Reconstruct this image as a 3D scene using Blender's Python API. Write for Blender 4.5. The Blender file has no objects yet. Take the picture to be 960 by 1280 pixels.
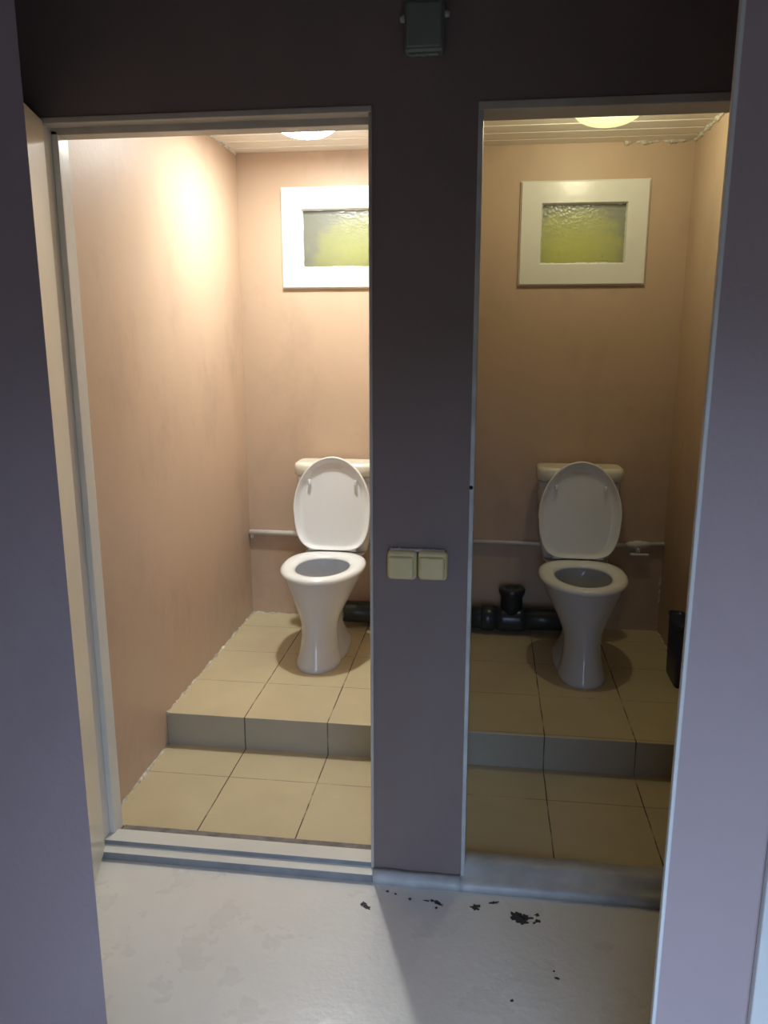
import bpy, bmesh, math, random
from mathutils import Vector, Matrix, noise
random.seed(7)
SC = bpy.context.scene
COL = SC.collection

# ------------------------------------------------------------------ camera
YAW, PITCH, ROLL, FPX = 0.1301, -0.2186, -0.0008, 987.4
cam_d = bpy.data.cameras.new('camera')
cam = bpy.data.objects.new('camera', cam_d); COL.objects.link(cam)
fwd = Vector((-math.sin(YAW)*math.cos(PITCH), math.cos(YAW)*math.cos(PITCH), math.sin(PITCH)))
rt = Vector((math.cos(YAW), math.sin(YAW), 0)); up = rt.cross(fwd)
m = Matrix((rt, up, -fwd)).transposed().to_4x4()
m.translation = Vector((0.6553, -2.088, 1.6062))
cam.matrix_world = m
cam_d.sensor_fit = 'VERTICAL'; cam_d.sensor_height = 24.0
cam_d.lens = FPX/1280*24.0
cam_d.clip_start = 0.02
SC.camera = cam

# ------------------------------------------------------------------ world, light, exposure
w = bpy.data.worlds.new('world'); SC.world = w; w.use_nodes = True
wn = w.node_tree; bg = wn.nodes['Background']
tc = wn.nodes.new('ShaderNodeTexCoord'); sx_ = wn.nodes.new('ShaderNodeSeparateXYZ'); cr_ = wn.nodes.new('ShaderNodeValToRGB')
wn.links.new(tc.outputs['Generated'], sx_.inputs[0]); wn.links.new(sx_.outputs[2], cr_.inputs[0]); wn.links.new(cr_.outputs[0], bg.inputs[0])
cr_.color_ramp.elements[0].position = 0.0; cr_.color_ramp.elements[0].color = (0.05, 0.055, 0.06, 1)
cr_.color_ramp.elements[1].position = 0.08; cr_.color_ramp.elements[1].color = (0.47, 0.65, 1.0, 1)
bg.inputs[1].default_value = SKY = 7.8

def light(name, kind, loc, energy, color, target=None, **kw):
    d = bpy.data.lights.new(name, kind); d.energy = energy; d.color = color
    for k, v in kw.items(): setattr(d, k, v)
    o = bpy.data.objects.new(name, d); COL.objects.link(o); o.location = loc
    if target is not None:
        o.rotation_euler = (Vector(target)-Vector(loc)).to_track_quat('-Z', 'Y').to_euler()
    return o
# unseen outer doorway, added and sized to shape the daylight; this portal only guides sampling
DX0, DX1, DZ, DY = 0.56, 1.42, 1.70, -2.40
pt = light('door_portal', 'AREA', ((DX0+DX1)/2, DY-0.05, DZ/2), 1.0, (1, 1, 1), ((DX0+DX1)/2, 0, DZ/2), shape='RECTANGLE', size=DX1-DX0, size_y=DZ)
pt.data.cycles.is_portal = True
SC.view_settings.view_transform = 'Standard'
SC.view_settings.look = 'None'
SC.view_settings.gamma = 1.0
SC.view_settings.use_curve_mapping = False
SC.view_settings.exposure = 0.0

LAMP_L = (-0.09, 1.23); LAMP_R = (1.07, 1.20)
P_L, P_R = 43.0, 18.0

# ------------------------------------------------------------------ dimensions (metres)
ZH = 2.16; ZU = 2.14           # head of the stall openings
PL, PR = 0.352, 0.613          # pillar between the openings
JL, JR = -0.505, 1.46
Y0, Y1 = 0.0, 0.10             # front wall
YS, YB = 0.653, 1.828          # riser and back wall
ZF, ZP, ZC = 0.02, 0.1544, 2.457
XL, XR = -0.5695, 1.5344
PAL, PAR = 0.43, 0.555         # partition between stalls
T = 0.33

# ------------------------------------------------------------------ material helpers
def mat(name):
    m = bpy.data.materials.new(name); m.use_nodes = True
    nt = m.node_tree; return m, nt, nt.nodes['Principled BSDF']
def N(nt, t, **kw):
    n = nt.nodes.new(t)
    for k, v in kw.items(): setattr(n, k, v)
    return n
def noise_tex(nt, scale, detail=4, rough=0.55, vec=None, dist=0.0):
    n = N(nt, 'ShaderNodeTexNoise'); n.inputs['Scale'].default_value = scale
    n.inputs['Detail'].default_value = detail; n.inputs['Roughness'].default_value = rough
    n.inputs['Distortion'].default_value = dist
    if vec is not None: nt.links.new(vec, n.inputs['Vector'])
    return n
def objco(nt, scale=None):
    t = N(nt, 'ShaderNodeTexCoord')
    if scale is None: return t.outputs['Object']
    mp = N(nt, 'ShaderNodeMapping'); mp.inputs['Scale'].default_value = scale
    nt.links.new(t.outputs['Object'], mp.inputs['Vector']); return mp.outputs['Vector']
def ramp(nt, fac, stops, interp='LINEAR'):
    r = N(nt, 'ShaderNodeValToRGB'); cr = r.color_ramp; cr.interpolation = interp
    while len(cr.elements) < len(stops): cr.elements.new(0.5)
    for e, (p, c) in zip(cr.elements, stops):
        e.position = p; e.color = (c, c, c, 1) if isinstance(c, (int, float)) else (*c, 1)
    nt.links.new(fac, r.inputs[0]); return r.outputs[0]
def mix(nt, fac, a, b, mode='MIX'):
    x = N(nt, 'ShaderNodeMix', data_type='RGBA', blend_type=mode)
    for s, v in ((x.inputs[0], fac), (x.inputs[6], a), (x.inputs[7], b)):
        if isinstance(v, bpy.types.NodeSocket): nt.links.new(v, s)
        elif isinstance(v, (int, float)): s.default_value = v
        else: s.default_value = (*v, 1)
    return x.outputs[2]
def math_(nt, op, a, b=None, c=None):
    x = N(nt, 'ShaderNodeMath', operation=op)
    for s, v in zip(x.inputs, (a, b, c)):
        if v is None: continue
        if isinstance(v, (int, float)): s.default_value = v
        else: nt.links.new(v, s)
    return x.outputs[0]
def bump(nt, b, h, strength=0.2, dist=0.01):
    x = N(nt, 'ShaderNodeBump'); x.inputs['Strength'].default_value = strength
    x.inputs['Distance'].default_value = dist
    nt.links.new(h, x.inputs['Height']); nt.links.new(x.outputs[0], b.inputs['Normal'])

def plain(name, col, rough=0.5, metal=0.0, var=0.06, vs=6.0, bs=0.0, bscale=60, spec=0.5):
    m, nt, b = mat(name)
    n = noise_tex(nt, vs, vec=objco(nt))
    dark = tuple(c*(1-var) for c in col); lite = tuple(min(1, c*(1+var)) for c in col)
    nt.links.new(ramp(nt, n.outputs[0], [(0.3, dark), (0.7, lite)]), b.inputs['Base Color'])
    b.inputs['Roughness'].default_value = rough; b.inputs['Metallic'].default_value = metal
    b.inputs['Specular IOR Level'].default_value = spec
    if bs: bump(nt, b, noise_tex(nt, bscale, vec=objco(nt)).outputs[0], bs)
    return m

def paint_mat(name, col, dirt=0.25, rough=0.5):
    m, nt, b = mat(name)
    n = noise_tex(nt, 1.6, 5, 0.6, objco(nt, (1, 1, 0.45)))
    base = ramp(nt, n.outputs[0], [(0.32, tuple(c*0.93 for c in col)), (0.7, tuple(c*1.05 for c in col))])
    n2 = noise_tex(nt, 3.1, 6, 0.65, objco(nt, (1, 1, 0.6)))
    stain = ramp(nt, n2.outputs[0], [(0.52, 0.0), (0.78, 1.0)])
    st = math_(nt, 'MULTIPLY', stain, dirt)
    base = mix(nt, st, base, (0.16, 0.115, 0.10))
    n3 = noise_tex(nt, 22, 5, 0.7, objco(nt))
    sp = ramp(nt, n3.outputs[0], [(0.70, 0.0), (0.76, 0.22)])
    base = mix(nt, sp, base, (0.13, 0.10, 0.09))
    nt.links.new(base, b.inputs['Base Color'])
    b.inputs['Roughness'].default_value = rough
    b.inputs['Specular IOR Level'].default_value = 0.3
    h = mix(nt, 0.3, noise_tex(nt, 9, 4, 0.6, objco(nt)).outputs[0], noise_tex(nt, 90, 3, 0.6, objco(nt)).outputs[0])
    bump(nt, b, h, 0.16, 0.012)
    return m

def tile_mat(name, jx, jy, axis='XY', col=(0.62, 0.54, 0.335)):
    """beige square floor tiles; jx, jy place one joint line"""
    m, nt, b = mat(name)
    co = objco(nt); s = N(nt, 'ShaderNodeSeparateXYZ'); nt.links.new(co, s.inputs[0])
    def line(c, off):
        wob = math_(nt, 'MULTIPLY', math_(nt, 'SUBTRACT', noise_tex(nt, 7, 2, vec=co).outputs[0], 0.5), 0.004)
        u = math_(nt, 'ADD', math_(nt, 'ADD', c, wob), -off+50*T)
        u = math_(nt, 'PINGPONG', u, T/2)
        return math_(nt, 'LESS_THAN', u, 0.0022)
    lx = line(s.outputs[0], jx)
    g = lx
    if axis == 'XY':
        ly = math_(nt, 'MULTIPLY', line(s.outputs[1], jy), 0.55)
        g = math_(nt, 'MAXIMUM', lx, ly)
    worn = ramp(nt, noise_tex(nt, 5.5, 4, 0.7, co).outputs[0], [(0.36, 0.15), (0.52, 1.0)])
    gm = math_(nt, 'MULTIPLY', g, worn)
    base = ramp(nt, noise_tex(nt, 3.2, 5, 0.6, co).outputs[0],
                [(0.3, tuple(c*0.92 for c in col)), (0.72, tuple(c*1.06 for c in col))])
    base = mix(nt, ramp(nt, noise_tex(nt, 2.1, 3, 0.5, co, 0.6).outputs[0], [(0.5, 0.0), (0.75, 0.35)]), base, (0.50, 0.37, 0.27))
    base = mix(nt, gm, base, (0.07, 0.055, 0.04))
    nt.links.new(base, b.inputs['Base Color'])
    b.inputs['Roughness'].default_value = 0.38
    bump(nt, b, math_(nt, 'SUBTRACT', 1.0, g), 0.25, 0.003)
    return m

M = {}
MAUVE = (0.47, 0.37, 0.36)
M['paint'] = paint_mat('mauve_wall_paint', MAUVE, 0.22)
M['paint_shaded'] = paint_mat('mauve_front_wall_shaded', (0.235, 0.184, 0.168), 0.22)  # same mauve paint, the front wall's dimmer light put into the colour
M['paint_stall'] = paint_mat('mauve_stall_paint', (0.565, 0.42, 0.30), 0.28, 0.45)
M['white'] = plain('white_gloss_paint', (0.76, 0.76, 0.70), 0.3, var=0.04, bs=0.08, bscale=30)
M['white2'] = plain('greyed_white_paint', (0.50, 0.51, 0.49), 0.42, var=0.2, vs=9, bs=0.15, bscale=40)
M['cream'] = plain('cream_enamel', (0.80, 0.74, 0.60), 0.3, var=0.04, vs=3, bs=0.05, bscale=14)
M['headwood'] = plain('beige_frame_paint', (0.52, 0.48, 0.41), 0.4, var=0.12, vs=7, bs=0.15, bscale=26)
M['greyface'] = plain('grey_painted_sill_face', (0.26, 0.28, 0.29), 0.5, var=0.15, vs=14, bs=0.2)
M['mortar'] = plain('grey_mortar', (0.22, 0.21, 0.21), 0.8, var=0.3, vs=26, bs=0.5, bscale=50)
M['foam'] = plain('dried_plaster_bead', (0.62, 0.58, 0.48), 0.75, var=0.35, vs=60, bs=0.6, bscale=90)
M['ceramic'] = plain('white_sanitary_ceramic', (0.64, 0.66, 0.67), 0.12, var=0.015)
M['plastic'] = plain('white_seat_plastic', (0.86, 0.89, 0.89), 0.22, var=0.015)
M['lidcream'] = plain('cream_cistern_lid', (0.82, 0.80, 0.68), 0.2, var=0.015)
M['bowl_in'] = plain('bowl_glaze_inside', (0.66, 0.69, 0.73), 0.12, var=0.04)
M['water'] = plain('bowl_water', (0.42, 0.45, 0.48), 0.1, var=0.05)
M['pvc'] = plain('white_pvc_pipe', (0.74, 0.71, 0.66), 0.35, var=0.06, vs=12)
M['soil'] = plain('dark_grey_soil_pipe', (0.032, 0.040, 0.042), 0.28, var=0.2)
M['darkblue'] = plain('dark_blue_plastic', (0.02, 0.025, 0.065), 0.35)
M['junction'] = plain('grey_green_box_plastic', (0.20, 0.23, 0.20), 0.5, var=0.08)
M['switch'] = plain('yellowed_switch_plastic', (0.72, 0.60, 0.30), 0.35, var=0.05, vs=20)
M['black'] = plain('black_hole', (0.01, 0.01, 0.01), 0.8)
M['slat'] = plain('white_pvc_slat', (0.86, 0.84, 0.77), 0.3, var=0.03)
M['slatgap'] = plain('white_slat_joint', (0.9, 0.89, 0.83), 0.25, var=0.02)
M['ceilroom'] = plain('room_ceiling_darkened', (0.25, 0.24, 0.23), 0.8)  # unseen ceiling, darkened to keep the top of the front wall dim
M['fixture'] = plain('white_lamp_base', (0.8, 0.8, 0.78), 0.4)

def floor_mat():
    m, nt, b = mat('grey_white_floor_paint')
    co = objco(nt)
    base = ramp(nt, noise_tex(nt, 4, 5, 0.6, co).outputs[0], [(0.3, (0.78, 0.77, 0.72)), (0.7, (0.84, 0.83, 0.775))])
    scuff = ramp(nt, noise_tex(nt, 5, 6, 0.7, objco(nt, (1, 1, 1)), 0.8).outputs[0], [(0.50, 0.0), (0.9, 0.12)])
    base = mix(nt, scuff, base, (0.60, 0.59, 0.55))
    nt.links.new(base, b.inputs['Base Color'])
    r = ramp(nt, noise_tex(nt, 6, 4, 0.6, co).outputs[0], [(0.3, 0.22), (0.7, 0.4)])
    nt.links.new(r, b.inputs['Roughness'])
    h = mix(nt, 0.5, noise_tex(nt, 10, 4, 0.6, co, 0.5).outputs[0], noise_tex(nt, 45, 4, 0.6, co).outputs[0])
    bump(nt, b, h, 0.18, 0.010)
    return m
M['floor'] = floor_mat()

def lamp_glass(name, col, e):
    m = bpy.data.materials.new(name); m.use_nodes = True; nt = m.node_tree; nt.nodes.clear()
    out = N(nt, 'ShaderNodeOutputMaterial'); em = N(nt, 'ShaderNodeEmission')
    em.inputs[0].default_value = (*col, 1)
    lw = N(nt, 'ShaderNodeLayerWeight'); lw.inputs[0].default_value = 0.35
    nt.links.new(math_(nt, 'MULTIPLY', ramp(nt, lw.outputs[1], [(0.0, 1.0), (1.0, 0.62)]), e), em.inputs[1])
    tr = N(nt, 'ShaderNodeBsdfTransparent'); tr.inputs[0].default_value = (0.95, 0.95, 0.95, 1)
    mx = N(nt, 'ShaderNodeMixShader'); mx.inputs[0].default_value = 0.55
    nt.links.new(tr.outputs[0], mx.inputs[1]); nt.links.new(em.outputs[0], mx.inputs[2])
    nt.links.new(mx.outputs[0], out.inputs[0]); return m
M['domeL'] = lamp_glass('bright_white_lamp_glass', (0.95, 0.97, 1.0), 34.0)
M['domeR'] = lamp_glass('yellowish_lamp_glass', (1.0, 0.93, 0.42), 1.9)

def pane_mat():
    m = bpy.data.materials.new('patterned_window_glass'); m.use_nodes = True; nt = m.node_tree; nt.nodes.clear()
    out = N(nt, 'ShaderNodeOutputMaterial')
    tr = N(nt, 'ShaderNodeBsdfTransparent'); tr.inputs[0].default_value = (0.95, 0.96, 0.93, 1)
    gl = N(nt, 'ShaderNodeBsdfGlossy'); gl.inputs['Roughness'].default_value = 0.30
    gl.inputs[0].default_value = (0.8, 0.82, 0.85, 1)
    df = N(nt, 'ShaderNodeBsdfDiffuse'); df.inputs[0].default_value = (0.5, 0.5, 0.48, 1)
    co = objco(nt)
    v = N(nt, 'ShaderNodeTexVoronoi'); v.inputs['Scale'].default_value = 75; nt.links.new(co, v.inputs['Vector'])
    bp = N(nt, 'ShaderNodeBump'); bp.inputs['Strength'].default_value = 0.35; bp.inputs['Distance'].default_value = 0.003
    nt.links.new(v.outputs[0], bp.inputs['Height']); nt.links.new(bp.outputs[0], gl.inputs['Normal'])
    fr = N(nt, 'ShaderNodeFresnel'); fr.inputs[0].default_value = 1.5; nt.links.new(bp.outputs[0], fr.inputs['Normal'])
    m1 = N(nt, 'ShaderNodeMixShader'); m2 = N(nt, 'ShaderNodeMixShader')
    m1.inputs[0].default_value = 0.08
    nt.links.new(tr.outputs[0], m1.inputs[1]); nt.links.new(df.outputs[0], m1.inputs[2])
    nt.links.new(math_(nt, 'MULTIPLY', fr.outputs[0], 0.9), m2.inputs[0])
    nt.links.new(m1.outputs[0], m2.inputs[1]); nt.links.new(gl.outputs[0], m2.inputs[2])
    nt.links.new(m2.outputs[0], out.inputs[0]); return m
M['pane'] = pane_mat()

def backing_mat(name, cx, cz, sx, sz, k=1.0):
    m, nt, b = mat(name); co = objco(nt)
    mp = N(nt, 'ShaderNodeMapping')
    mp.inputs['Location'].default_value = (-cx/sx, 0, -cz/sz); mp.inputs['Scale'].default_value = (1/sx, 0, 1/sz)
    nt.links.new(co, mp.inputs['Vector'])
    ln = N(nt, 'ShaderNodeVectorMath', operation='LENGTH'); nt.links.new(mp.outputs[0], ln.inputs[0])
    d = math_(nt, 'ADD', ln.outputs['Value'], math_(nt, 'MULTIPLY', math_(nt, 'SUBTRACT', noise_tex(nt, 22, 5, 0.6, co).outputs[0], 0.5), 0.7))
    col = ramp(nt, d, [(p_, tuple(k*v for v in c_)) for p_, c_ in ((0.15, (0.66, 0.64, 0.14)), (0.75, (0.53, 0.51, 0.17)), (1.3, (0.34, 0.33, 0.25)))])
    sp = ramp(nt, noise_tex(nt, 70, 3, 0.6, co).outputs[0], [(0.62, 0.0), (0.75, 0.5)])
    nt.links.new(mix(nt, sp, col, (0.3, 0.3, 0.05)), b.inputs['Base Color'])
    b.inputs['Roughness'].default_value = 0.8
    return m

# ------------------------------------------------------------------ mesh helpers
def box(bm, x0, x1, y0, y1, z0, z1, mi=0):
    vs = [bm.verts.new(p) for p in ((x0,y0,z0),(x1,y0,z0),(x1,y1,z0),(x0,y1,z0),(x0,y0,z1),(x1,y0,z1),(x1,y1,z1),(x0,y1,z1))]
    for f in ((0,3,2,1),(4,5,6,7),(0,1,5,4),(1,2,6,5),(2,3,7,6),(3,0,4,7)):
        fc = bm.faces.new([vs[i] for i in f]); fc.material_index = mi
    return vs
def rbox(bm, x0, x1, y0, y1, z0, z1, r=0.004, seg=2, mi=0):
    t = bmesh.new(); box(t, x0, x1, y0, y1, z0, z1, mi)
    bmesh.ops.bevel(t, geom=t.edges[:], offset=r, segments=seg, affect='EDGES', profile=0.5)
    for f in t.faces: f.material_index = mi; f.smooth = False
    me = bpy.data.meshes.new('t'); t.to_mesh(me); bm.from_mesh(me); bpy.data.meshes.remove(me); t.free()
def prism(bm, pts, z0, z1):
    """vertical prism over a counter-clockwise xy outline"""
    a = [bm.verts.new((x, y, z0)) for x, y in pts]; b = [bm.verts.new((x, y, z1)) for x, y in pts]
    bm.faces.new(a[::-1]); bm.faces.new(b); n = len(pts)
    for i in range(n): bm.faces.new((a[i], a[(i+1) % n], b[(i+1) % n], b[i]))
def extrude_x(bm, prof, x0, x1):
    """profile in (y,z), swept along x"""
    a = [bm.verts.new((x0, y, z)) for y, z in prof]; b = [bm.verts.new((x1, y, z)) for y, z in prof]
    n = len(prof); bm.faces.new(a); bm.faces.new(b[::-1])
    for i in range(n): bm.faces.new((a[i], b[i], b[(i+1) % n], a[(i+1) % n]))
def loft(bm, rings, cap0=True, cap1=True, mi=0):
    R = [[bm.verts.new(p) for p in r] for r in rings]; n = len(R[0])
    for i in range(len(R)-1):
        for j in range(n):
            f = bm.faces.new((R[i][j], R[i][(j+1) % n], R[i+1][(j+1) % n], R[i+1][j])); f.smooth = True; f.material_index = mi
    for c, r, s in ((cap0, R[0], -1), (cap1, R[-1], 1)):
        if c:
            f = bm.faces.new(r[::s]); f.smooth = False; f.material_index = mi
    return R
def tube(bm, pts, rads, seg=16, caps=True):
    pts = [Vector(p) for p in pts]
    if isinstance(rads, (int, float)): rads = [rads]*len(pts)
    rings = []; prev = None
    for i, p in enumerate(pts):
        d = (pts[min(i+1, len(pts)-1)]-pts[max(i-1, 0)])
        d = d.normalized() if d.length > 1e-9 else Vector((0, 0, 1))
        if prev is None:
            u = d.orthogonal().normalized()
        else:
            u = (prev-d*prev.dot(d)).normalized()
        prev = u; v = d.cross(u)
        rings.append([p+(u*math.cos(a)+v*math.sin(a))*rads[i] for a in [2*math.pi*k/seg for k in range(seg)]])
    loft(bm, rings, caps, caps)
def lathe(bm, prof, cx, cy, seg=40, mi=0):
    rings = [[(cx+r*math.cos(2*math.pi*k/seg), cy+r*math.sin(2*math.pi*k/seg), z) for k in range(seg)] for r, z in prof]
    loft(bm, rings, True, True, mi)
def obj(name, bm, mats, parent=None, bevel=0.0, recalc=True, smooth_angle=None):
    if recalc: bmesh.ops.recalc_face_normals(bm, faces=bm.faces[:])
    me = bpy.data.meshes.new(name); bm.to_mesh(me); bm.free()
    for mm in (mats if isinstance(mats, (list, tuple)) else [mats]): me.materials.append(mm)
    o = bpy.data.objects.new(name, me); COL.objects.link(o)
    if parent is not None: o.parent = parent
    if bevel:
        b = o.modifiers.new('bevel', 'BEVEL'); b.width = bevel; b.segments = 2; b.limit_method = 'ANGLE'; b.angle_limit = 0.6
    return o
def tag(o, label, cat, group=None):
    o['label'] = label; o['category'] = cat
    if group: o['group'] = group
    return o
def struct(name, bm, mats, parent=None, bevel=0.0, label=None):
    o = obj(name, bm, mats, parent, bevel)
    if parent is None: o['kind'] = 'structure'
    if label: o['label'] = label
    return o
def thing(name, label, cat, loc=(0, 0, 0), group=None, kind=None):
    o = bpy.data.objects.new(name, None); COL.objects.link(o); o.location = loc
    o.empty_display_size = 0.1
    if kind: o['kind'] = kind
    tag(o, label, cat, group); return o
def B(): return bmesh.new()

# ------------------------------------------------------------------ the setting
# floor of the outer room, painted
b = B(); box(b, -1.6, 2.6, DY-0.1, 0.118, -0.06, 0.0)
struct('floor', b, M['floor'], label='grey-white painted floor in front of the two toilet stalls')
b = B(); box(b, XL, PAL, 0.118, YS, -0.06, ZF)
struct('floor_stall_left', b, tile_mat('tiles_lower_left', -0.2528+0.0, 0.4494), label='beige tiled lower floor of the left stall')
b = B(); box(b, PAR, XR, 0.118, YS, -0.06, ZF)
struct('floor_stall_right', b, tile_mat('tiles_lower_right', 0.8991, 0.4494), label='beige tiled lower floor of the right stall')
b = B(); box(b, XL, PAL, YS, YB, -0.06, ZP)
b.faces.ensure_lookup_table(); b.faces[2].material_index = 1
struct('floor_platform_left', b, [tile_mat('tiles_platform_left', -0.2528, 0.97), tile_mat('tiles_riser_shaded_left', -0.2528, 0, 'X', (0.40, 0.375, 0.29))], bevel=0.002, label='raised beige tiled platform under the left toilet')  # riser is the same tile, its shade put into a darker colour
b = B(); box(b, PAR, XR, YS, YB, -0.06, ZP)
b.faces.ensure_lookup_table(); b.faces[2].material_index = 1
struct('floor_platform_right', b, [tile_mat('tiles_platform_right', 0.8991, 1.0), tile_mat('tiles_riser_shaded_right', 0.8991, 0, 'X', (0.40, 0.375, 0.29))], bevel=0.002, label='raised beige tiled platform under the right toilet')  # riser colour again darkened to carry the shade on its face

# front wall with its two openings
FT = 2.62
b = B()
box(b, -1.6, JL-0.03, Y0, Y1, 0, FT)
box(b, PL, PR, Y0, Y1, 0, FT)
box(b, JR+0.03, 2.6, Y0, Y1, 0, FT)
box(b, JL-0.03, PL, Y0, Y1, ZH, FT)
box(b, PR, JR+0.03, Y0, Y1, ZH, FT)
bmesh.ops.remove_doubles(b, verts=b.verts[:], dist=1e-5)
struct('wall_front', b, M['paint_shaded'], label='shaded mauve wall with the pillar between the two stall openings')
# stall walls
def panel_wall(name, x0, x1, y0, y1, z0, z1, label, mt='paint_stall'):
    b = B(); box(b, x0, x1, y0, y1, z0, z1); return struct(name, b, M[mt], label=label)
panel_wall('wall_left', XL-0.1, XL, Y1, YB, 0, FT, 'mauve side wall of the left stall')
panel_wall('wall_right', XR, XR+0.1, Y1, YB, 0, FT, 'mauve side wall of the right stall')
panel_wall('wall_middle', PAL, PAR, Y1, YB, 0, FT, 'wall between the two stalls')
# back wall with two window holes
W1 = (-0.348, 0.217, 1.838, 2.293); W2 = (0.783, 1.349, 1.843, 2.294)      # frame outlines
H1 = (-0.252, 0.125, 1.930, 2.197); H2 = (0.875, 1.258, 1.935, 2.200)      # glass
b = B(); xs = [XL-0.1, H1[0], H1[1], H2[0], H2[1], XR+0.1]
for i in range(5):
    if i in (1, 3):
        h = H1 if i == 1 else H2
        box(b, xs[i], xs[i+1], YB, YB+0.14, 0, h[2]); box(b, xs[i], xs[i+1], YB, YB+0.14, h[3], FT)
    else: box(b, xs[i], xs[i+1], YB, YB+0.14, 0, FT)
bmesh.ops.remove_doubles(b, verts=b.verts[:], dist=1e-5)
struct('wall_back', b, M['paint_stall'], label='mauve back wall with the two small windows')

# slatted stall ceilings
def slat_ceiling(name, x0, x1, label):
    b = B(); y = Y1+0.02
    box(b, x0, x1, Y1, YB, ZC+0.012, ZC+0.05, 1)
    while y < YB:
        y2 = min(y+0.112, YB)
        rbox(b, x0, x1, y, y2, ZC, ZC+0.014, 0.003, 1, 0)
        y += 0.124
    y = Y1+0.02+0.112
    while y < YB-0.02:
        box(b, x0, x1, y+0.0005, y+0.0115, ZC+0.003, ZC+0.012, 1); y += 0.124
    return struct(name, b, [M['slat'], M['slatgap']], label=label)
slat_ceiling('ceiling_stall_left', XL, PAL, 'white slatted ceiling over the left stall')
slat_ceiling('ceiling_stall_right', PAR, XR, 'white slatted ceiling over the right stall')

# unseen outer room shell around the photographer, keeps the sky out
b = B(); box(b, -1.6, 2.6, DY-0.1, 0.0, 2.56, 2.62)
struct('ceiling', b, M['ceilroom'], label='ceiling of the outer room')
b = B(); box(b, -1.7, -1.6, DY, 0.1, 0, FT); struct('wall_room_left', b, M['paint'])
b = B(); box(b, 2.6, 2.7, DY, 0.1, 0, FT); struct('wall_room_right', b, M['paint'])
b = B(); box(b, -1.7, DX0, DY-0.1, DY, 0, FT); box(b, DX1, 2.7, DY-0.1, DY, 0, FT); box(b, DX0, DX1, DY-0.1, DY, DZ, FT)
struct('wall_room_back', b, M['paint'])

# near partition: the doorway the picture is taken through (splayed reveals)
NY = -1.0
b = B(); prism(b, [(-1.6, NY), (0.022, NY), (-0.075, NY+0.10), (-1.6, NY+0.10)], 0, 2.56)
struct('wall_near_left', b, M['paint'], label='mauve wall edge left of the near doorway')
b = B(); prism(b, [(0.944, NY), (2.6, NY), (2.6, NY+0.10), (1.06, NY+0.10)], 0, 2.56)
struct('wall_near_right', b, M['paint'], label='mauve wall strip right of the near doorway')
b = B(); box(b, 0.022, 0.944, NY, NY+0.06, 2.2, 2.56)
struct('wall_near_top', b, M['paint'], label='lintel over the near doorway')
b = B(); rbox(b, 0.9385, 0.9445, NY-0.002, NY+0.010, 0, 2.2, 0.0015)
struct('trim_1', b, M['white'], label='thin white bead on the edge of the near wall strip')
b = B(); rbox(b, 1.079, 1.30, NY-0.016, NY, 0, 2.25, 0.003)
struct('trim_2', b, M['white'], label='white board at the right edge of the near wall strip')

# door frames of the stalls
def frame_left():
    b = B()
    box(b, JL-0.03, JL-0.012, 0.0, Y1, 0.03, ZH)                 # jamb
    box(b, JL-0.012, JL+0.006, 0.045, Y1, 0.03, ZH-0.02)         # rebate stop
    struct('trim_3', b, M['white'], bevel=0.002, label='white left jamb of the left stall opening')
    b = B()
    box(b, JL-0.03, PL, -0.004, 0.045, ZU+0.005, ZH)
    box(b, JL-0.03, PL, 0.045, Y1, ZU-0.012, ZH)
    struct('trim_4', b, M['headwood'], bevel=0.002, label='beige head board over the left stall opening')
    b = B(); box(b, PL-0.009, PL, -0.003, Y1, 0.03, ZU+0.004)
    struct('trim_5', b, M['headwood'], bevel=0.002, label='white right jamb of the left stall opening')
def frame_right():
    b = B(); box(b, PR, PR+0.012, -0.004, Y1, 0.03, ZU)
    struct('trim_6', b, M['white2'], bevel=0.002, label='white left jamb of the right stall opening')
    b = B(); box(b, PR, JR+0.03, -0.004, Y1, ZU, ZH)
    struct('trim_7', b, M['headwood'], bevel=0.002, label='beige head board over the right stall opening')
    b = B(); box(b, JR, JR+0.03, 0.0, Y1, 0.03, ZU)
    struct('trim_8', b, M['white'], bevel=0.002, label='white right jamb of the right stall opening')
frame_left(); frame_right()
# sills
b = B(); extrude_x(b, [(-0.03, 0.0), (-0.03, 0.026), (0.006, 0.028), (0.006, 0.043), (0.070, 0.041), (0.078, 0.0)], JL-0.012, PL)
b.faces.ensure_lookup_table()
for f in b.faces:
    c = f.calc_center_median()
    if abs(f.normal.z) < 0.3 and (abs(c.y+0.03) < 0.002 or abs(c.y-0.006) < 0.002): f.material_index = 1
struct('trim_9', b, [M['white'], M['greyface']], bevel=0.0025, label='stepped cream-white wooden sill of the left stall opening')
b = B(); extrude_x(b, [(0.078, 0.0), (0.078, 0.030), (0.118, 0.022), (0.118, 0.0)], JL+0.006, PL)
struct('trim_10', b, M['mortar'], label='grey mortar strip behind the left sill')
def wavy_sill(name, x0, x1, prof, mt, label, amp=0.005):
    b = B(); n = max(8, int((x1-x0)/0.02)); rings = []
    for i in range(n+1):
        x = x0+(x1-x0)*i/n
        rings.append([(x, y+amp*noise.noise((x*9, k*3.1, 0)), z+(amp*noise.noise((x*11, k*5.3, 4)) if z > 0.001 else 0)) for k, (y, z) in enumerate(prof)])
    loft(b, rings); return struct(name, b, mt, label=label)
wavy_sill('trim_11', PR, JR+0.03, [(-0.035, 0.0), (-0.032, 0.022), (-0.020, 0.030), (0.02, 0.034), (0.03, 0.046), (0.09, 0.048), (0.118, 0.026), (0.118, 0.0)],
          M['white2'], 'worn grey-white painted sill of the right stall opening')
wavy_sill('trim_12', PL, PR, [(-0.036, 0.0), (-0.030, 0.020), (-0.016, 0.030), (0.0, 0.032), (0.0, 0.0)],
          M['white2'], 'painted skirting ledge at the foot of the pillar')

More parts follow.
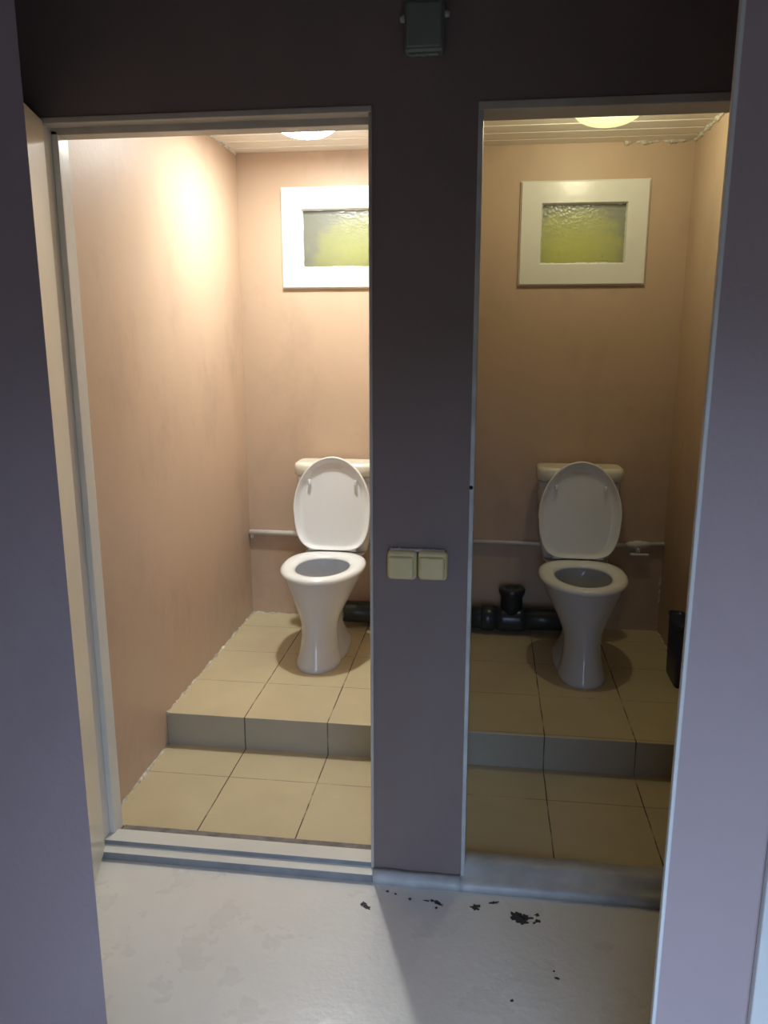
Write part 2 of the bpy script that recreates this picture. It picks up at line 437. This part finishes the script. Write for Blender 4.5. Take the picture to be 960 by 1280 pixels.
# rough plaster and grout beads along the joints of the stalls
def bead(name, pts, r, mt, label, jag=0.6, seed=0):
    b = B(); P = []; R = []
    for i in range(len(pts)-1):
        a, c = Vector(pts[i]), Vector(pts[i+1]); n = max(3, int((c-a).length/0.008))
        for k in range(n):
            q = a.lerp(c, k/n); P.append(q); t = noise.noise(q*31+Vector((seed, 0, 0)))
            t2 = noise.noise(q*90+Vector((seed, 3, 0)))
            R.append(max(0.0008, r*(1+jag*1.6*t+jag*t2)))
    tube(b, P, R, 6); return struct(name, b, mt, label=label)
bead('trim_13', [(XL+0.002, YS-0.005, ZP), (XL+0.002, YB-0.002, ZP), (-0.30, YB-0.002, ZP)], 0.005, M['foam'], 'rough grout bead round the left platform', 1.1, 1)
bead('trim_14', [(XL+0.001, 0.12, ZF), (XL+0.001, YS-0.002, ZF)], 0.005, M['foam'], 'rough grout bead beside the left lower floor', 1.1, 2)
bead('trim_15', [(XL+0.001, 0.12, ZC-0.002), (XL+0.001, YB-0.002, ZC-0.002)], 0.006, M['foam'], 'rough plaster bead at the left ceiling edge', 1.0, 3)
bead('trim_16', [(XR-0.002, 0.12, ZC-0.002), (XR-0.002, YB-0.004, ZC-0.002), (1.22, YB-0.003, ZC-0.002)], 0.009, M['foam'], 'rough plaster bead at the right ceiling edge', 1.2, 4)
bead('trim_17', [(XR-0.001, YB-0.001, 0.45), (XR-0.001, YB-0.001, ZP), (XR-0.001, YS, ZP)], 0.005, M['foam'], 'rough grout bead in the right stall corner', 1.2, 5)

# windows in the back wall
def window(name, W, H, pm, cx, label):
    x0, x1, z0, z1 = W; a0, a1, c0, c1 = H
    t = bpy.data.objects.new(name, None); COL.objects.link(t); t.location = ((x0+x1)/2, YB, z0); t['kind'] = 'structure'; t['label'] = label
    def loc(b):
        bmesh.ops.translate(b, verts=b.verts[:], vec=-Vector(t.location)); return b
    b = B(); y0, y1 = YB-0.022, YB
    def rect(p, q, r, t_, y): return [(p, y, r), (q, y, r), (q, y, t_), (p, y, t_)]
    loft(b, [rect(x0, x1, z0, z1, y1), rect(x0, x1, z0, z1, y0), rect(a0, a1, c0, c1, y0), rect(a0, a1, c0, c1, y1+0.002)], False, False)
    for f in b.faces: f.smooth = False
    # narrow raised fillet round the outside
    k = 0.006
    loft(b, [rect(x0-k, x1+k, z0-k, z1+k, y1), rect(x0-k, x1+k, z0-k, z1+k, YB-0.012), rect(x0+.001, x1-.001, z0+.001, z1-.001, YB-0.012), rect(x0+.001, x1-.001, z0+.001, z1-.001, y1)], False, False)
    for f in b.faces: f.smooth = False
    obj('window_frame', loc(b), M['white'], t, bevel=0.003)
    b = B(); rings = []
    # uneven putty line round the pane
    n = 60; per = []
    def edge(p, q):
        for i in range(n): per.append(tuple(p[j]+(q[j]-p[j])*i/n for j in range(2)))
    edge((a0, c0), (a1, c0)); edge((a1, c0), (a1, c1)); edge((a1, c1), (a0, c1)); edge((a0, c1), (a0, c0))
    mx, mz = (a0+a1)/2, (c0+c1)/2; inner = []; outer = []
    for (x, z) in per:
        k = 0.004+0.007*abs(noise.noise((x*38, z*38, cx*7)))
        sx = 0 if abs(x-a0) > 1e-6 and abs(x-a1) > 1e-6 else 1
        ix = min(max(x, a0+k), a1-k); iz = min(max(z, c0+k), c1-k)
        outer.append((x, z)); inner.append((ix, iz))
    rings = [[(x, YB-0.016, z) for x, z in outer], [(x, YB-0.004, z) for x, z in inner], [(x, YB+0.002, z) for x, z in inner], [(x, YB+0.002, z) for x, z in outer]]
    loft(b, rings, False, False)
    obj('putty', loc(b), M['white'], t)
    b = B(); box(b, a0, a1, YB+0.002, YB+0.006, c0, c1)
    obj('pane', loc(b), M['pane'], t)
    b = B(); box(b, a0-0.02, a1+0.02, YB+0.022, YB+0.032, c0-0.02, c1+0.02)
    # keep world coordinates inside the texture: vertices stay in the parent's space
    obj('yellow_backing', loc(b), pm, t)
    return t
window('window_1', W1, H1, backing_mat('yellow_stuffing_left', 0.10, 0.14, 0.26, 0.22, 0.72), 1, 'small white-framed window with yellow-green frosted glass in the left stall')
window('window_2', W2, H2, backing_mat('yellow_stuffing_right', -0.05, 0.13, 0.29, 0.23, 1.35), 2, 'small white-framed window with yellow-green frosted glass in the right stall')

# open cream door leaf of the left stall
dr = bpy.data.objects.new('door_1', None); COL.objects.link(dr)
dr.location = (JL-0.004, -0.006, 0.018); dr['kind'] = 'structure'; dr['label'] = 'cream enamelled door leaf standing open at the left stall'
dr.rotation_euler = (0, 0, math.radians(-90+16))
b = B(); rbox(b, 0.0, 0.70, -0.036, 0.0, 0, 2.135, 0.003)
obj('door_leaf', b, M['cream'], dr)

# paint chips on the floor: bare dark patches in the painted surface
def chip_floor(cx, cy, r, seed, ax=1.0, ay=1.0, tilt=0.0, n=26):
    random.seed(seed); b = B(); P = []
    for k in range(n):
        a = 2*math.pi*k/n
        q = r*(0.75+0.75*noise.noise((math.cos(a)*1.6+seed*3.7, math.sin(a)*1.6, seed))+0.22*random.uniform(-1, 1))
        q = max(q, r*0.25)
        x, y = q*math.cos(a)*ax, q*math.sin(a)*ay
        P.append((cx+x*math.cos(tilt)-y*math.sin(tilt), cy+x*math.sin(tilt)+y*math.cos(tilt)))
    prism(b, P, -0.001, 0.0009)
    return b
chips = [(0.338, -0.122, 0.010, 1, 1.0, 0.8, 0, 'left'), (0.349, -0.137, 0.011, 2, 1.2, .8, -.6, ''), (0.335, -0.13, 0.004, 12, 1, 1, 0, ''),
         (0.535, -0.083, 0.007, 3, 1, .8, 0, ''), (0.553, -0.092, 0.013, 4, 1.6, .55, -.5, ''), (0.548, -0.112, 0.005, 5, 1, 1, 0, ''), (0.518, -0.086, 0.006, 13, 1.8, .5, 0, ''),
         (0.661, -0.095, 0.016, 6, 1.05, 0.8, .3, ''), (0.712, -0.068, 0.014, 7, 1.3, .45, .15, ''),
         (0.783, -0.125, 0.026, 8, .9, 1.05, .4, ''), (0.805, -0.118, 0.018, 9, 1.3, .6, -.2, ''), (0.835, -0.105, 0.008, 10, 1.2, .8, .3, ''), (0.836, -0.128, 0.008, 14, 1.2, .8, .3, ''),
         (0.825, -0.137, 0.005, 15, 1, 1, 0, ''), (0.873, -0.328, 0.008, 11, 1.2, .6, -.5, ''), (0.866, -0.305, 0.003, 16, 1, 1, 0, ''), (0.755, -0.414, 0.005, 17, 1, 1, 0, ''),
         (0.47, -0.085, 0.005, 18, 1, 1, 0, ''), (0.40, -0.062, 0.005, 19, 1, 1, 0, ''), (0.425, -0.07, 0.004, 20, 1, 1, 0, '')]
b = B()
for (cx, cy, r, sd, ax, ay, ti, _) in chips:
    t = chip_floor(cx, cy, r, sd, ax, ay, ti); me = bpy.data.meshes.new('t'); t.to_mesh(me); b.from_mesh(me); bpy.data.meshes.remove(me); t.free()
o = obj('paint_chips', b, plain('bare_dark_floor', (0.045, 0.045, 0.05), 0.7, var=0.2, vs=60)); o['kind'] = 'stuff'
tag(o, 'small dark chipped patches where floor paint has flaked off before the pillar', 'paint chips')

# ------------------------------------------------------------------ toilets
def egg(a, yf, yb, z, n=56, pf=2.0, pb=2.4, yc=None):
    """closed outline in the xy plane: half width a, front yf (negative), back yb"""
    if yc is None: yc = yf+(yb-yf)*0.52
    out = []
    for k in range(n):
        t = 2*math.pi*k/n; c, s = math.cos(t), math.sin(t)
        p = pf if s < 0 else pb
        x = a*math.copysign(abs(c)**(2/p), c); y = (yc-yf if s < 0 else yb-yc)*math.copysign(abs(s)**(2/p), s)
        out.append((x, yc+y, z))
    return out
def interp(keys, n):
    """catmull-rom through rows of numbers"""
    out = []
    for i in range(len(keys)-1):
        p0 = keys[max(i-1, 0)]; p1 = keys[i]; p2 = keys[i+1]; p3 = keys[min(i+2, len(keys)-1)]
        for k in range(n):
            t = k/n
            out.append([0.5*(2*b_+(c-a)*t+(2*a-5*b_+4*c-d)*t*t+(3*b_-a-3*c+d)*t**3) for a, b_, c, d in zip(p0, p1, p2, p3)])
    out.append(list(keys[-1])); return out

def make_toilet(loc, label):
    t = thing('toilet', label, 'toilet', loc, 'toilets on the tiled platforms')
    # front column and bowl: z, half width, front, back
    K = [(0.000, .100, -.715, -.44), (0.018, .101, -.716, -.44), (0.06, .088, -.700, -.44), (0.13, .079, -.683, -.42), (0.19, .084, -.676, -.38),
         (0.25, .108, -.678, -.32), (0.31, .140, -.684, -.26), (0.36, .165, -.690, -.22), (0.395, .179, -.694, -.20), (0.402, .180, -.694, -.20)]
    rows = interp(K, 4)
    b = B(); rings = [egg(a, yf, yb_, z) for z, a, yf, yb_ in rows]
    rings.append(egg(.176, -.690, -.204, .406))
    # rim surface and the hollow of the bowl
    rings.append(egg(.130, -.650, -.27, .406))
    nb = len(rings)
    loft(b, rings, True, False)
    # rear body with the trapway and the flared foot
    K2 = [(0.0, .112, -.62, -.225), (0.02, .111, -.62, -.225), (0.05, .092, -.60, -.24), (0.11, .070, -.56, -.26), (0.16, .064, -.46, -.24), (0.20, .066, -.38, -.22), (0.24, .072, -.30, -.19), (0.30, .085, -.262, -.12), (0.36, .12, -.248, -.03), (0.40, .15, -.242, -.02), (0.405, .15, -.242, -.02)]
    loft(b, [egg(a, yf, yb_, z, pf=2.6, pb=3.2) for z, a, yf, yb_ in interp(K2, 4)])
    # outlet spigot
    tube(b, [(0, -.27, .10), (0, -.205, .09)], .05, 20)
    obj('bowl', b, M['ceramic'], t)
    b = B()
    K3 = [(0.406, .130, -.650, -.27), (0.396, .138, -.655, -.262), (0.36, .134, -.645, -.27), (0.31, .118, -.62, -.29), (0.275, .098, -.585, -.30), (0.262, .085, -.565, -.31),
          (0.23, .060, -.52, -.33), (0.20, .045, -.49, -.35)]
    loft(b, [egg(a, yf, yb_, z) for z, a, yf, yb_ in interp(K3, 3)], False, True)
    obj('bowl_interior', b, M['bowl_in'], t, recalc=False)
    b = B(); loft(b, [egg(.078, -.555, -.315, .243), egg(.078, -.555, -.315, .246)])
    obj('water', b, M['water'], t)
    # seat ring: cross-section swept between the outer and the inner outline
    b = B(); O = (.192, -.715, -.215); I = (.121, -.638, -.312)
    prof = [(0.0, .408), (0.0, .418), (0.10, .427), (0.30, .4315), (0.55, .432), (0.80, .428), (0.96, .419), (1.0, .410), (0.9, .408)]
    rings = []
    oa, ia = egg(*O, 0, 72, 2.0, 2.6, yc=-.44), egg(*I, 0, 72, 2.0, 2.2, yc=-.455)
    for s, z in prof: rings.append([(p[0]+(q[0]-p[0])*s, p[1]+(q[1]-p[1])*s, z) for p, q in zip(oa, ia)])
    R = loft(b, rings, False, False)
    for j in range(72):
        f = b.faces.new((R[-1][j], R[-1][(j+1) % 72], R[0][(j+1) % 72], R[0][j]))
    seat = obj('seat', b, M['plastic'], t)
    # raised lid: shallow dish, leaning back on the cistern
    L = bpy.data.objects.new('seat_cover', None)
    Hh = 0.455
    def lid_out(ins, dep, n=80):
        out = []
        for k in range(n):
            th = 2*math.pi*k/n; c, s = math.cos(th), math.sin(th)
            a = .191-ins
            if s >= 0: x = a*math.copysign(abs(c)**(2/1.97), c); z = .20+(Hh-.20-ins*1.0)*abs(s)**(2/1.97)
            else: x = a*math.copysign(abs(c)**(2/4.6), c); z = .20-(.20-ins*0.5)*abs(s)**(2/4.6)
            # narrower towards the hinge
            if z < .20: x *= 1-0.15*((.20-z)/.20)**1.5
            out.append((x, dep, z))
        return out
    b = B()
    rings = [lid_out(.012, .014), lid_out(.002, .010), lid_out(0, 0.0), lid_out(0.001, -.015), lid_out(.003, -.0185), lid_out(.007, -.0185), lid_out(.012, -.012), lid_out(.024, -.001), lid_out(.034, .004), lid_out(.05, .0055), lid_out(.10, .0055)]
    loft(b, rings)
    th = math.atan2(.045, .455)
    rot = Matrix.Rotation(-th, 4, 'X'); off = Matrix.Translation((0, -.232, .436))
    bmesh.ops.transform(b, matrix=off@rot, verts=b.verts[:])
    lid = obj('seat_cover', b, M['plastic'], t)
    for sx in (-1, 1):
        b = B(); rbox(b, sx*.112-.0075, sx*.112+.0075, -.015, .006, .318, .342, .005, 3)
        bmesh.ops.transform(b, matrix=off@rot, verts=b.verts[:]); obj('bumper', b, M['plastic'], lid)
        b = B(); tube(b, [(sx*.095-.022, -.226, .437), (sx*.095+.022, -.226, .437)], .009, 14)
        obj('hinge', b, M['plastic'], t)
        b = B(); lathe(b, [(.011, .012), (.011, .020), (.007, .026), (.001, .027)], sx*.094, -.40, 16)
        obj('bolt_cap', b, M['plastic'], t)
    # cistern
    b = B()
    rings = []
    for z, hw, yf, yb_ in interp([(.405, .150, -.150, -.012), (.42, .158, -.158, -.010), (.50, .172, -.166, -.010), (.65, .183, -.172, -.010), (.792, .190, -.176, -.010)], 4):
        rings.append(egg(hw, yf, yb_, z, 64, 5.5, 8, yc=(yf+yb_)/2))
    loft(b, rings); obj('cistern', b, M['ceramic'], t)
    b = B()
    rings = [egg(a, yf, yb_, z, 64, 5, 8, yc=(yf+yb_)/2) for z, a, yf, yb_ in
             [(.788, .192, -.180, -.008), (.793, .199, -.186, -.006), (.835, .200, -.188, -.005), (.848, .196, -.184, -.008), (.853, .185, -.172, -.02)]]
    loft(b, rings); obj('cistern_lid', b, M['lidcream'], t)
    b = B(); lathe(b, [(.02, .852), (.02, .857), (.017, .860), (.001, .860)], 0, -.09, 20)
    obj('flush_button', b, M['white2'], t)
    return t
TY = 1.800
make_toilet((-0.078, TY, ZP), 'white toilet with raised seat cover in the brightly lit left stall')
make_toilet((1.094, TY, ZP), 'white toilet with raised seat cover in the dim right stall')

# ------------------------------------------------------------------ pipes
p = thing('water_pipe', 'thick pale water pipe on the back wall of the left stall', 'pipe', (XL, YB-0.0165, 0.605))
b = B(); tube(b, [(0.004, 0, 0), (0.93+0.06, 0, -.004)], .0145, 16); obj('pipe', b, M['pvc'], p)
b = B(); rbox(b, 0.006, 0.022, -.006, .0165, -.032, .012, .003); obj('pipe_clip', b, M['pvc'], p)
p = thing('water_pipe', 'thin white water pipe with a shut-off valve in the right stall', 'pipe', (PAR, YB-0.0155, 0.594))
b = B(); tube(b, [(0.001, 0, 0), (0.38, 0, -.002), (0.70, 0, .002), (XR-PAR-.001, 0, .018)], .0105, 16); obj('pipe', b, M['pvc'], p)
b = B(); tube(b, [(.795, 0, .006), (.81, 0, .007), (.812, 0, .007), (.832, 0, .008), (.838, 0, .008), (.868, 0, .010), (.874, 0, .010), (.895, 0, .0115), (.897, 0, .0115), (.915, 0, .012)],
             [.012, .0145, .017, .017, .021, .021, .017, .017, .0145, .0125], 18)
tube(b, [(.854, -.004, .008), (.854, -.012, -.030)], [.012, .010], 14)
v = obj('valve', b, M['pvc'], p)
b = B(); rbox(b, .815, .905, -.026, -.006, -.042, -.031, .004, 2); obj('valve_handle', b, M['pvc'], v)

def soil_pipe_right():
    p = thing('soil_pipe', 'dark grey soil pipe with capped tee beside the right toilet', 'pipe', (PAR, 1.715, ZP))
    zc = .072
    b = B(); tube(b, [(.001, 0, zc), (.20, 0, zc)], .056, 28)
    tube(b, [(.20, 0, zc), (.40, 0, zc+.004), (.50, -.02, zc+.012), (.535, -.06, .088)], [.056, .056, .054, .052], 28); obj('pipe', b, M['soil'], p)
    b = B(); tube(b, [(.095, 0, zc), (.098, 0, zc), (.10, 0, zc), (.158, 0, zc), (.160, 0, zc), (.163, 0, zc)], [.056, .063, .0655, .0655, .063, .056], 28)
    obj('pipe_collar', b, M['soil'], p)
    b = B(); tube(b, [(.245, 0, zc), (.245, 0, .19), (.245, 0, .20), (.245, 0, .21)], [.054, .054, .062, .063], 28)
    tube(b, [(.175, 0, zc), (.205, 0, zc), (.285, 0, zc), (.315, 0, zc)], [.061, .064, .064, .061], 28); q = obj('tee', b, M['soil'], p)
    b = B(); lathe(b, [(.064, .208), (.0655, .213), (.0655, .226), (.062, .231), (.036, .231), (.033, .2265), (.001, .226)], .245, 0, 30)
    obj('cap', b, M['soil'], q)
soil_pipe_right()
p = thing('soil_pipe', 'dark grey soil pipe running right from behind the left toilet', 'pipe', (-0.078, 1.715, ZP))
b = B(); tube(b, [(0.0, -.06, .088), (.03, -.02, .08), (.10, 0, .072), (.20, 0, .072), (.506, 0, .072)], [.052, .054, .056, .056, .056], 28); obj('pipe', b, M['soil'], p)
b = B(); tube(b, [(.20, 0, .072), (.203, 0, .072), (.26, 0, .072), (.263, 0, .072)], [.056, .064, .064, .056], 28); obj('pipe_collar', b, M['soil'], p)
b = B()
tube(b, [(.10+.20*(k/14)-.02, 1.755-.02*math.sin(math.pi*k/14), .44-.075*math.sin(math.pi*k/14)+.17) for k in range(15)], .0035, 8)
tag(obj('supply_hose', b, M['pvc']), 'thin looped hose hanging behind the left toilet', 'hose')

# ------------------------------------------------------------------ bin by the right wall
t = thing('waste_bin', 'dark blue waste bin on the platform against the right stall wall', 'bin', (1.498, 1.235, ZP))
def rr(hx, hy, z, n=40, p=7): 
    return [(hx*math.copysign(abs(math.cos(a))**(2/p), math.cos(a)), hy*math.copysign(abs(math.sin(a))**(2/p), math.sin(a)), z) for a in [2*math.pi*k/n for k in range(n)]]
b = B(); loft(b, [rr(.026, .092, 0), rr(.028, .095, .01), rr(.0315, .105, .27), rr(.028, .102, .27), rr(.024, .09, .02)], True, True); obj('bin_body', b, M['darkblue'], t)
b = B(); loft(b, [rr(.0335, .108, .262), rr(.0345, .110, .266), rr(.0345, .110, .276), rr(.031, .105, .279), rr(.029, .103, .27)], True, False); obj('bin_rim', b, M['darkblue'], t)

# ------------------------------------------------------------------ switches and junction box on the front wall
def switch(loc, label):
    t = thing('light_switch', label, 'light switch', loc, 'light switches on the pillar')
    b = B(); rbox(b, -.0405, .0405, -.030, 0, 0, .082, .012, 4); obj('switch_plate', b, M['switch'], t)
    b = B(); rbox(b, -.036, .033, -.037, -.020, .004, .068, .008, 4)
    o = obj('rocker', b, M['switch'], t)
    b = B(); rbox(b, -.008, .008, -.0375, -.034, .060, .064, .0008); obj('rocker_lip', b, M['switch'], o)
switch((0.4345, 0, 0.955), 'left one of the two yellowed square switches on the pillar')
switch((0.5185, 0, 0.956), 'right one of the two yellowed square switches on the pillar')
# paint drips over the top of the switches
b = B()
tube(b, [(.40+.15*k/30, -.010, 1.0365+.0035*noise.noise((k*.7, 0, 0))) for k in range(31)], [.004+.003*abs(noise.noise((k*.9, 5, 0))) for k in range(31)], 8)
struct('trim_18', b, M['headwood'], label='dried paint ridge along the top of the switches')

t = thing('junction_box', 'grey-green square junction box high on the dark front wall', 'junction box', (0.482, 0, 2.262))
b = B(); rbox(b, -.047, .047, -.042, 0, 0.0, .112, .010, 3); obj('box_body', b, M['junction'], t)
b = B(); rbox(b, -.043, .043, -.048, -.040, .006, .106, .006, 2); obj('box_cover', b, M['junction'], t)
for (x, z) in ((-.052, .078), (.052, .085)):
    b = B(); tube(b, [(x*.80, -.02, z), (x, -.02, z), (x*1.13, -.02, z-.001)], [.008, .0085, .006], 14); obj('cable_gland', b, M['white2'], t)
b = B(); tube(b, [(-.036+.072*k/16, -.03, -.002-.0035*abs(noise.noise((k*.8, 2, 0)))) for k in range(17)], [.004+.003*abs(noise.noise((k*1.3, 9, 0))) for k in range(17)], 8)
obj('plaster_drip', b, M['junction'], t)
b = B(); tube(b, [(.02, -.012, .11), (.024, -.008, .16), (.03, -.008, .357)], .005, 10); obj('cable', b, M['junction'], t)

# small bolt hole in the white jamb and a keeper hole in the other
b = B(); lathe(b, [(.005, 0), (.005, .003), (.0001, .003)], 0, 0, 14)
bmesh.ops.transform(b, matrix=Matrix.Translation((PR+.004, -.0055, 1.213))@Matrix.Rotation(math.pi/2, 4, 'X'), verts=b.verts[:])
tag(obj('bolt_hole', b, M['black']), 'small black bolt hole in the white jamb right of the pillar', 'hole')

# ------------------------------------------------------------------ ceiling lamps
def lamp(xy, label, dome, power, col, rad, plate):
    t = thing('ceiling_lamp', label, 'lamp', (xy[0], xy[1], ZC), 'ceiling lamps of the stalls')
    b = B(); lathe(b, [(.125, -.0005), (.130, -.004), (.130, -.020), (.126, -.024), (.118, -.024)], 0, 0, 48); obj('lamp_base', b, M['fixture'], t)
    b = B(); R, H = .127, .056
    lathe(b, [(R*math.cos(a), -.024-H*math.sin(a)) for a in [math.pi/2*k/14 for k in range(14)]]+[(.001, -.024-H)], 0, 0, 48)
    obj('lamp_glass', b, dome, t)
    if plate:
        d = bpy.data.lights.new('led_plate', 'AREA'); d.shape = 'DISK'; d.size = rad*2
    else:
        d = bpy.data.lights.new('bulb', 'POINT'); d.shadow_soft_size = rad
    d.energy = power; d.color = col
    l = bpy.data.objects.new(d.name, d); COL.objects.link(l); l.parent = t; l.location = (0, 0, -.030 if plate else -.048)
lamp(LAMP_L, 'glaring round ceiling lamp in the left stall', M['domeL'], P_L, (0.98, 1.0, 0.94), .04, True)
lamp(LAMP_R, 'dim yellowish round ceiling lamp in the right stall', M['domeR'], P_R, (1.0, 0.94, 0.62), .024, False)
